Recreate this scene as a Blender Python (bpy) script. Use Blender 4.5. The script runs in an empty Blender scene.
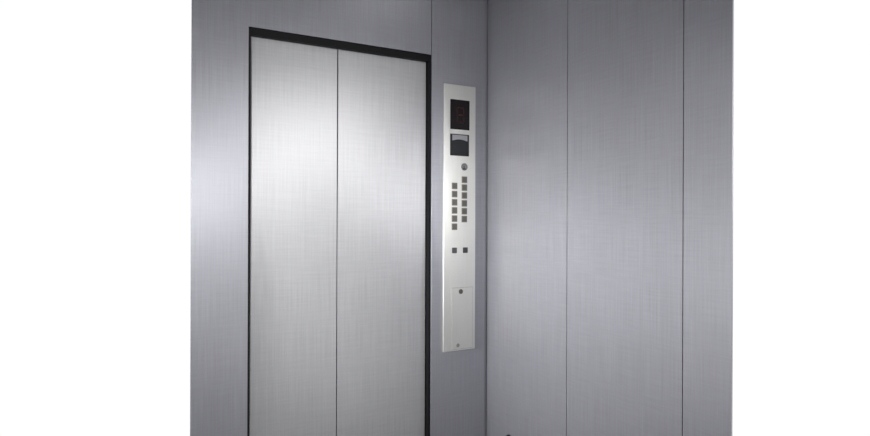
import bpy, bmesh, math, random
from mathutils import Vector, Matrix
random.seed(4)
S = bpy.context.scene
COL = S.collection

# ------------------------------------------------------------------ helpers
def box(bm, x0, x1, y0, y1, z0, z1, bev=0.0, seg=2):
    r = bmesh.ops.create_cube(bm, size=1.0)
    vs = r['verts']
    for v in vs:
        v.co = Vector((x0 + (v.co.x + .5) * (x1 - x0), y0 + (v.co.y + .5) * (y1 - y0), z0 + (v.co.z + .5) * (z1 - z0)))
    if bev:
        es = list({e for v in vs for e in v.link_edges})
        bmesh.ops.bevel(bm, geom=es, offset=bev, segments=seg, profile=.5, affect='EDGES')

def lathe(bm, prof, cx, cz, y, n=28, axis='Y'):
    """revolve (radius, out) about the wall normal through (cx, cz); out is towards the viewer."""
    rings = []
    for r, o in prof:
        ring = []
        for k in range(n):
            a = 2 * math.pi * k / n
            if axis == 'Y':
                ring.append(bm.verts.new((cx + r * math.cos(a), y - o, cz + r * math.sin(a))))
            else:                                   # about X: cx is then the y of the centre, y the wall's x
                ring.append(bm.verts.new((y - o, cx + r * math.cos(a), cz + r * math.sin(a))))
        rings.append(ring)
    for a, b in zip(rings, rings[1:]):
        for k in range(n):
            bm.faces.new((a[k], a[(k + 1) % n], b[(k + 1) % n], b[k]))
    bm.faces.new(rings[-1]); bm.faces.new(list(reversed(rings[0])))
    bmesh.ops.recalc_face_normals(bm, faces=bm.faces)

def obj(name, bm, mat, parent=None, smooth=False):
    me = bpy.data.meshes.new(name)
    bm.to_mesh(me); bm.free()
    me.materials.append(mat)
    if smooth:
        for p in me.polygons: p.use_smooth = True
    o = bpy.data.objects.new(name, me)
    COL.objects.link(o)
    if parent is not None: o.parent = parent
    return o

def nb(): return bmesh.new()

def tag(o, label=None, cat=None, kind=None, group=None):
    if label: o['label'] = label
    if cat: o['category'] = cat
    if kind: o['kind'] = kind
    if group: o['group'] = group
    return o

# ------------------------------------------------------------------ materials
def mat(name, col, metal=0.0, rough=.5, spec=.5):
    m = bpy.data.materials.new(name); m.use_nodes = True
    b = m.node_tree.nodes['Principled BSDF']
    b.inputs['Base Color'].default_value = (*col, 1)
    b.inputs['Metallic'].default_value = metal
    b.inputs['Roughness'].default_value = rough
    b.inputs['Specular IOR Level'].default_value = spec
    nt = m.node_tree
    n = nt.nodes.new('ShaderNodeTexNoise'); n.inputs['Scale'].default_value = 60
    tc = nt.nodes.new('ShaderNodeTexCoord'); nt.links.new(tc.outputs['Object'], n.inputs['Vector'])
    mr = nt.nodes.new('ShaderNodeMapRange')
    mr.inputs['To Min'].default_value = max(0, rough - .04); mr.inputs['To Max'].default_value = rough + .04
    nt.links.new(n.outputs['Fac'], mr.inputs['Value']); nt.links.new(mr.outputs['Result'], b.inputs['Roughness'])
    return m

def brushed(name, col, rough=.34, amp=.09, aniso=.5, cross=.5, fine=300.0, blot=.06, metal=.45):
    """stainless steel with a linen finish: fine vertical scratches crossed by weaker horizontal ones."""
    m = bpy.data.materials.new(name); m.use_nodes = True
    nt = m.node_tree; L = nt.links
    b = nt.nodes['Principled BSDF']
    b.inputs['Metallic'].default_value = metal
    b.inputs['Anisotropic'].default_value = aniso
    tc = nt.nodes.new('ShaderNodeTexCoord')
    def noise(sx, sy, sz, det=3.0):
        mp = nt.nodes.new('ShaderNodeMapping'); mp.inputs['Scale'].default_value = (sx, sy, sz)
        L.new(tc.outputs['Object'], mp.inputs['Vector'])
        n = nt.nodes.new('ShaderNodeTexNoise'); n.inputs['Scale'].default_value = 1.0; n.inputs['Detail'].default_value = det
        L.new(mp.outputs['Vector'], n.inputs['Vector'])
        return n.outputs['Fac']
    def math_(op, a, c):
        q = nt.nodes.new('ShaderNodeMath'); q.operation = op
        for i, s in enumerate((a, c)):
            if isinstance(s, (int, float)): q.inputs[i].default_value = s
            else: L.new(s, q.inputs[i])
        return q.outputs[0]
    v = noise(fine, fine, 5.0)
    v2 = noise(fine * .35, fine * .35, 1.6, 2.0)
    h = noise(9.0, 9.0, 170.0)
    bl = noise(2.5, 2.5, 1.6, 2.0)
    s = math_('ADD', math_('MULTIPLY', math_('SUBTRACT', v, .5), 1.0), math_('MULTIPLY', math_('SUBTRACT', v2, .5), .35))
    s = math_('ADD', s, math_('MULTIPLY', math_('SUBTRACT', h, .5), cross))
    tone = math_('ADD', math_('MULTIPLY', s, amp * 4), 1.0)
    tone = math_('ADD', tone, math_('MULTIPLY', math_('SUBTRACT', bl, .5), blot * 2))
    mx = nt.nodes.new('ShaderNodeVectorMath'); mx.operation = 'SCALE'
    mx.inputs[0].default_value = col
    L.new(tone, mx.inputs['Scale'])
    L.new(mx.outputs[0], b.inputs['Base Color'])
    rr = math_('ADD', math_('MULTIPLY', s, .12), rough)
    L.new(rr, b.inputs['Roughness'])
    ge = nt.nodes.new('ShaderNodeNewGeometry')                     # scatter across the vertical scratches
    tg = nt.nodes.new('ShaderNodeVectorMath'); tg.operation = 'CROSS_PRODUCT'
    L.new(ge.outputs['True Normal'], tg.inputs[0]); tg.inputs[1].default_value = (0, 0, 1)
    L.new(tg.outputs[0], b.inputs['Tangent'])
    bp = nt.nodes.new('ShaderNodeBump'); bp.inputs['Strength'].default_value = .10; bp.inputs['Distance'].default_value = .001
    L.new(s, bp.inputs['Height']); L.new(bp.outputs['Normal'], b.inputs['Normal'])
    return m

M_wall = brushed('linen_steel', (.344, .346, .378), rough=.34)
M_door = brushed('door_steel', (.488, .488, .500), rough=.34)
M_plate = brushed('plate_steel', (.72, .718, .68), metal=.8, rough=.341, amp=.02, fine=260)
M_black = mat('gasket_and_shade_black', (.006, .006, .007), 0, .6, .2)
M_dark = mat('dark_backing', (.05, .05, .054), 0, .6, .2)
M_screen = mat('smoked_screen', (.008, .005, .0055), 0, .16, .4)
M_window = mat('charcoal_window', (.014, .015, .018), 0, .35, .4)
M_band = mat('grey_band', (.33, .33, .35), 0, .5)
M_segment = mat('unlit_red_segment', (.034, .013, .014), 0, .5, .2)
M_button = mat('bronze_button', (.115, .107, .092), 0, .45)
M_ring = mat('button_ring', (.23, .215, .19), 0.4, .4)
M_btn_dark = mat('dark_button', (.035, .035, .037), 0, .4)
M_btn_grey = mat('grey_button', (.075, .075, .078), 0, .4)
M_key = mat('lock_steel', (.25, .25, .25), .7, .4)
M_hole = mat('key_slot', (.05, .05, .05), 0, .6)
M_lock = mat('lock_brass', (.10, .095, .085), .3, .5)
M_screw = mat('screw_steel', (.30, .29, .27), .7, .45)
M_floor = mat('floor_grey', (.10, .10, .105), 0, .6)
M_ceil = mat('ceiling_grey', (.042, .046, .062), 0, .6)
M_rubber = mat('black_rubber', (.02, .02, .021), 0, .6)
M_seam = mat('plate_seam', (.33, .32, .29), .5, .5)

H = 2.52                     # cab height
XL, XO0, XO1 = -1.284, -1.0845, -.3014      # left end of the front wall, door opening
ZO = 2.109
YR = -1.2237                 # free end of the right wall

# ------------------------------------------------------------------ the setting
bm = nb()                     # left return and transom: one folded sheet (L shape) with a thin edge
prof = [(XL, 0), (XO0, 0), (XO0, ZO), (XO1 - .003, ZO), (XO1 - .003, H), (XL, H)]
fr = [bm.verts.new((x, 0, z)) for x, z in prof]
bk = [bm.verts.new((x, .006, z)) for x, z in prof]
bm.faces.new(fr); bm.faces.new(list(reversed(bk)))
for i in range(6):
    j = (i + 1) % 6
    bm.faces.new((fr[i], bk[i], bk[j], fr[j]))
bmesh.ops.recalc_face_normals(bm, faces=bm.faces)
wf = tag(obj('wall_front', bm, M_wall), 'brushed steel front wall of the lift car around the doors', 'wall', 'structure')
bm = nb(); box(bm, XO1 + .002, -.018, 0, .03, 0, H, .001)
tag(obj('column_panel', bm, M_wall, wf), 'narrow steel panel between the doors and the corner')
bm = nb(); box(bm, -.0178, -.0004, .010, .03, 0, H)
tag(obj('corner_trim', bm, M_wall, wf), 'shaded recessed strip in the corner')
bm = nb(); box(bm, XO1 - .03, -.0005, .0305, .034, ZO, H)
obj('backing', bm, M_dark, wf)

bm = nb(); box(bm, .006, .010, YR + .004, .0305, 0, H)
wr = tag(obj('wall_right', bm, M_dark), 'plain brushed steel side wall with two vertical seams', 'wall', 'structure')
for y0, y1 in ((.0302, -.5267), (-.5297, -1.0549), (-1.0579, YR)):
    bm = nb(); box(bm, 0, .006, y1, y0, 0, H, .0004, 1)
    obj('wall_panel', bm, M_wall, wr)

# doors, set back 3 cm in a black lining
YD = .03
XS = -.7215
bm = nb(); box(bm, -1.0655, XS - .0018, YD, YD + .03, .006, 2.09, .0015)
tag(obj('door_1', bm, M_door), 'bright steel sliding door leaf at the left of the opening', 'door', 'structure')
bm = nb(); box(bm, XS + .0018, XO1 - .0105, YD, YD + .03, .006, 2.09, .0015)
tag(obj('door_2', bm, M_door), 'bright steel sliding door leaf nearest the button panel', 'door', 'structure')
bm = nb()
box(bm, XO0 + .0005, XO1 - .0005, .0065, YD - .001, 2.081, ZO - .0005)        # header strip
box(bm, XO0 + .0005, XO0 + .010, .0065, YD - .001, 0.001, 2.081)               # left jamb strip, black painted in for the shadow gap
box(bm, XO1 - .008, XO1 + .0015, .004, YD + .03, 0.001, ZO - .001)          # right reveal
box(bm, XO0 - .02, XO1 - .003, YD + .032, YD + .036, 0.001, ZO + .02)        # black sheet standing in for shade behind the leaves
tag(obj('trim_1', bm, M_black), 'black recessed lining around the pair of steel doors', 'door frame', 'structure')

bm = nb(); box(bm, -5, .010, -6.5, .07, -.05, 0)  # unseen; made wider than the cab to darken low reflections
tag(obj('floor', bm, M_floor), 'dark grey floor below the lift car walls, widened to darken their reflections', 'floor', 'structure')
bm = nb(); box(bm, -3.6, .010, -3.4, .07, H, H + .05)  # unseen; run out past the cab to darken the wall tops
tag(obj('ceiling', bm, M_ceil), 'dark ceiling over the steel lift car, extended outward to shade the walls', 'ceiling', 'structure')

# ------------------------------------------------------------------ car operating panel
P = bpy.data.objects.new('control_panel', None); COL.objects.link(P); P.location = (-.158, 0, .81)
tag(P, 'tall narrow steel button panel beside the doors with two dark windows', 'control panel')
def part(name, bm, m, par=None, smooth=False):
    """mesh built in world coordinates, kept there under its parent"""
    o = obj(name, bm, m, par or P, smooth)
    off = Vector(P.location)
    o.data.transform(Matrix.Translation(-off))
    return o
PX0, PX1, PZ0, PZ1 = -.2406, -.0745, .8113, 1.991
PT = .010                                        # plate thickness, stands on the column panel
YF = -PT
bm = nb(); box(bm, PX0, PX1, -PT, 0, PZ0, PZ1, .002)
part('faceplate', bm, M_plate)
# floor display
bm = nb(); box(bm, -.2096, -.1085, YF - .002, YF, 1.7925, 1.925, .0012)
D = part('floor_display', bm, M_screen)
tag(D, 'dark floor display, unlit')
def seg_digit(bm, cx, cz, w, h, on):
    t = .006; y0, y1 = YF - .0026, YF - .0021
    if 'a' in on: box(bm, cx - w/2, cx + w/2, y0, y1, cz + h/2 - t/2, cz + h/2 + t/2)
    if 'g' in on: box(bm, cx - w/2, cx + w/2, y0, y1, cz - t/2, cz + t/2)
    if 'd' in on: box(bm, cx - w/2, cx + w/2, y0, y1, cz - h/2 - t/2, cz - h/2 + t/2)
    if 'b' in on: box(bm, cx + w/2 - t/2, cx + w/2 + t/2, y0, y1, cz, cz + h/2)
    if 'c' in on: box(bm, cx + w/2 - t/2, cx + w/2 + t/2, y0, y1, cz - h/2, cz)
    if 'e' in on: box(bm, cx - w/2 - t/2, cx - w/2 + t/2, y0, y1, cz - h/2, cz)
    if 'f' in on: box(bm, cx - w/2 - t/2, cx - w/2 + t/2, y0, y1, cz, cz + h/2)
bm = nb(); seg_digit(bm, -.157, 1.857, .032, .066, 'abcdefg')
part('digit', bm, M_segment, D)
# second dark window with the grey band
bm = nb(); box(bm, -.2096, -.1105, YF - .002, YF, 1.676, 1.7725, .0012)
Wn = part('indicator_window', bm, M_window)
bm = nb()
n = 14                                           # band: straight top, bottom edge arched
top = [(-.1995 + .079 * i / n, 1.768) for i in range(n + 1)]
bot = [(-.1995 + .079 * i / n, 1.7425 + .0065 * math.sin(math.pi * i / n)) for i in range(n + 1)]
loop = top + bot[::-1]
f1 = [bm.verts.new((x, YF - .0032, z)) for x, z in loop]; f2 = [bm.verts.new((x, YF - .0015, z)) for x, z in loop]
bm.faces.new(f1); bm.faces.new(f2[::-1])
for i in range(len(loop)):
    j = (i + 1) % len(loop); bm.faces.new((f1[i], f2[i], f2[j], f1[j]))
bmesh.ops.recalc_face_normals(bm, faces=bm.faces)
tag(part('label_band', bm, M_band, Wn), 'grey band along the top of the dark window')
# key switch
bm = nb(); lathe(bm, [(.0165, 0), (.0165, .002), (.0145, .0035), (.0115, .0035), (.0105, .0025)], -.1345, 1.6285, YF)
K = part('key_switch', bm, M_key, None, False)
bm = nb(); box(bm, -.1395, -.1360, YF - .0042, YF - .0024, 1.6175, 1.632, .0006)
box(bm, -.1445, -.1280, YF - .0042, YF - .0024, 1.6165, 1.6215, .0006)
part('key_slot', bm, M_hole, K)
# floor buttons: two columns of six
def button(x, z, h=.0145):
    bm = nb(); box(bm, x - h, x + h, YF - .003, YF, z - h, z + h, .0018)
    o = part('floor_button', bm, M_ring)
    c = h - .0035
    bm = nb(); box(bm, x - c, x + c, YF - .005, YF - .0025, z - c, z + c, .0016)
    part('button_cap', bm, M_button, o)
for k in range(6):
    button(-.1863, 1.542 - .0361 * k)
    button(-.1347, 1.5711 - .0351 * k)
for x, m_, lb in ((-.1863, M_btn_grey, 'dark grey square button'), (-.1290, M_btn_dark, 'black square button')):
    bm = nb(); box(bm, x - .0125, x + .0125, YF - .0045, YF, 1.2445, 1.2695, .003)
    tag(part('door_button', bm, m_), lb)
# service door in the lower plate
bm = nb(); box(bm, -.1990, -.0880, YF - .0005, YF, .818, 1.0915, .0002)
SD0 = part('service_door_seam', bm, M_seam)
bm = nb(); box(bm, -.1978, -.0892, YF - .0012, YF - .0003, .8192, 1.0903, .0003)
SD = part('service_door', bm, M_plate)
SD0.parent = SD
bm = nb(); lathe(bm, [(.0105, 0), (.0105, .0025), (.0085, .0035), (.003, .0035)], -.1522, 1.0735, YF - .001, 20)
tag(part('lock', bm, M_lock, SD), 'small dark round lock')
bm = nb(); lathe(bm, [(.0085, 0), (.0085, .0015), (.006, .003), (.002, .0032)], -.1665, .8355, YF - .001, 20)
part('screw', bm, M_screw, SD)

P.location.x -= .002

# small dark bumper at the foot of the right wall
bm = nb(); lathe(bm, [(.017, 0), (.017, .004), (.015, .010), (.011, .016), (.005, .019), (.001, .0195)], -.167, .441, 0, 24, 'X')
tag(obj('wall_bumper', bm, M_rubber, None, True), 'small dark bumper low on the right steel wall near the corner', 'bumper')

# ------------------------------------------------------------------ light
w = bpy.data.worlds.new('studio'); S.world = w; w.use_nodes = True
w.node_tree.nodes['Background'].inputs['Color'].default_value = (1, 1, 1, 1)
w.node_tree.nodes['Background'].inputs['Strength'].default_value = 1.02

def area(name, loc, target, sx, sy, power, col=(1, 1, 1), spread=180):
    l = bpy.data.lights.new(name, 'AREA'); l.shape = 'RECTANGLE'; l.size = sx; l.size_y = sy; l.energy = power; l.color = col; l.spread = math.radians(spread)
    o = bpy.data.objects.new(name, l); COL.objects.link(o); o.location = loc
    o.rotation_euler = (Vector(target) - Vector(loc)).to_track_quat('-Z', 'Y').to_euler()
    return o
area('softbox_doors', (.35, -3.0, 2.12), (-.8, 0, 1.75), 1.5, .7, 15.5)
area('fill_front', (-1.0, -3.2, 1.6), (-.9, 0, 1.2), .6, .6, 1.4, spread=50)  # unseen lamp added to lift the front wall
area('fill_panel', (.2, -3.0, 1.6), (-.12, 0, 1.5), .4, .4, .42, spread=20)  # narrow added lamp brightening the button plate and column
area('transom_fill', (-.27, -.6, 2.51), (-.27, -.6, 0), .4, .4, .5)  # unseen lamp added so the transom comes out brighter
area('fill_side', (-2.8, -.6, 1.2), (0, -.25, 1.2), .5, .5, 3.3, spread=40)  # added fill from the left for the right wall
area('fill_side_wide', (-2.8, -.6, 1.5), (0, -.3, 1.6), .7, .7, 1.7, spread=80)  # broader added fill, same wall
area('fill_low', (-3, -.3, .9), (0, -.3, .8), .8, .8, 2.6, spread=60)  # added low fill, brightens the lower right wall

# ------------------------------------------------------------------ camera
cd = bpy.data.cameras.new('camera'); cd.sensor_fit = 'HORIZONTAL'; cd.sensor_width = 36; cd.lens = 36 * 624 / 870
cam = bpy.data.objects.new('camera', cd); COL.objects.link(cam)
cam.location = (-1.650, -2.351, 1.4)
cam.rotation_euler = (Matrix.Rotation(-math.atan2(.503, .864), 4, 'Z') @ Matrix.Rotation(math.pi / 2, 4, 'X') @ Matrix.Rotation(math.radians(.2), 4, 'Z')).to_euler()
S.camera = cam
vs = S.view_settings
vs.view_transform = 'Standard'; vs.look = 'None'; vs.gamma = 1; vs.exposure = 0; vs.use_curve_mapping = False
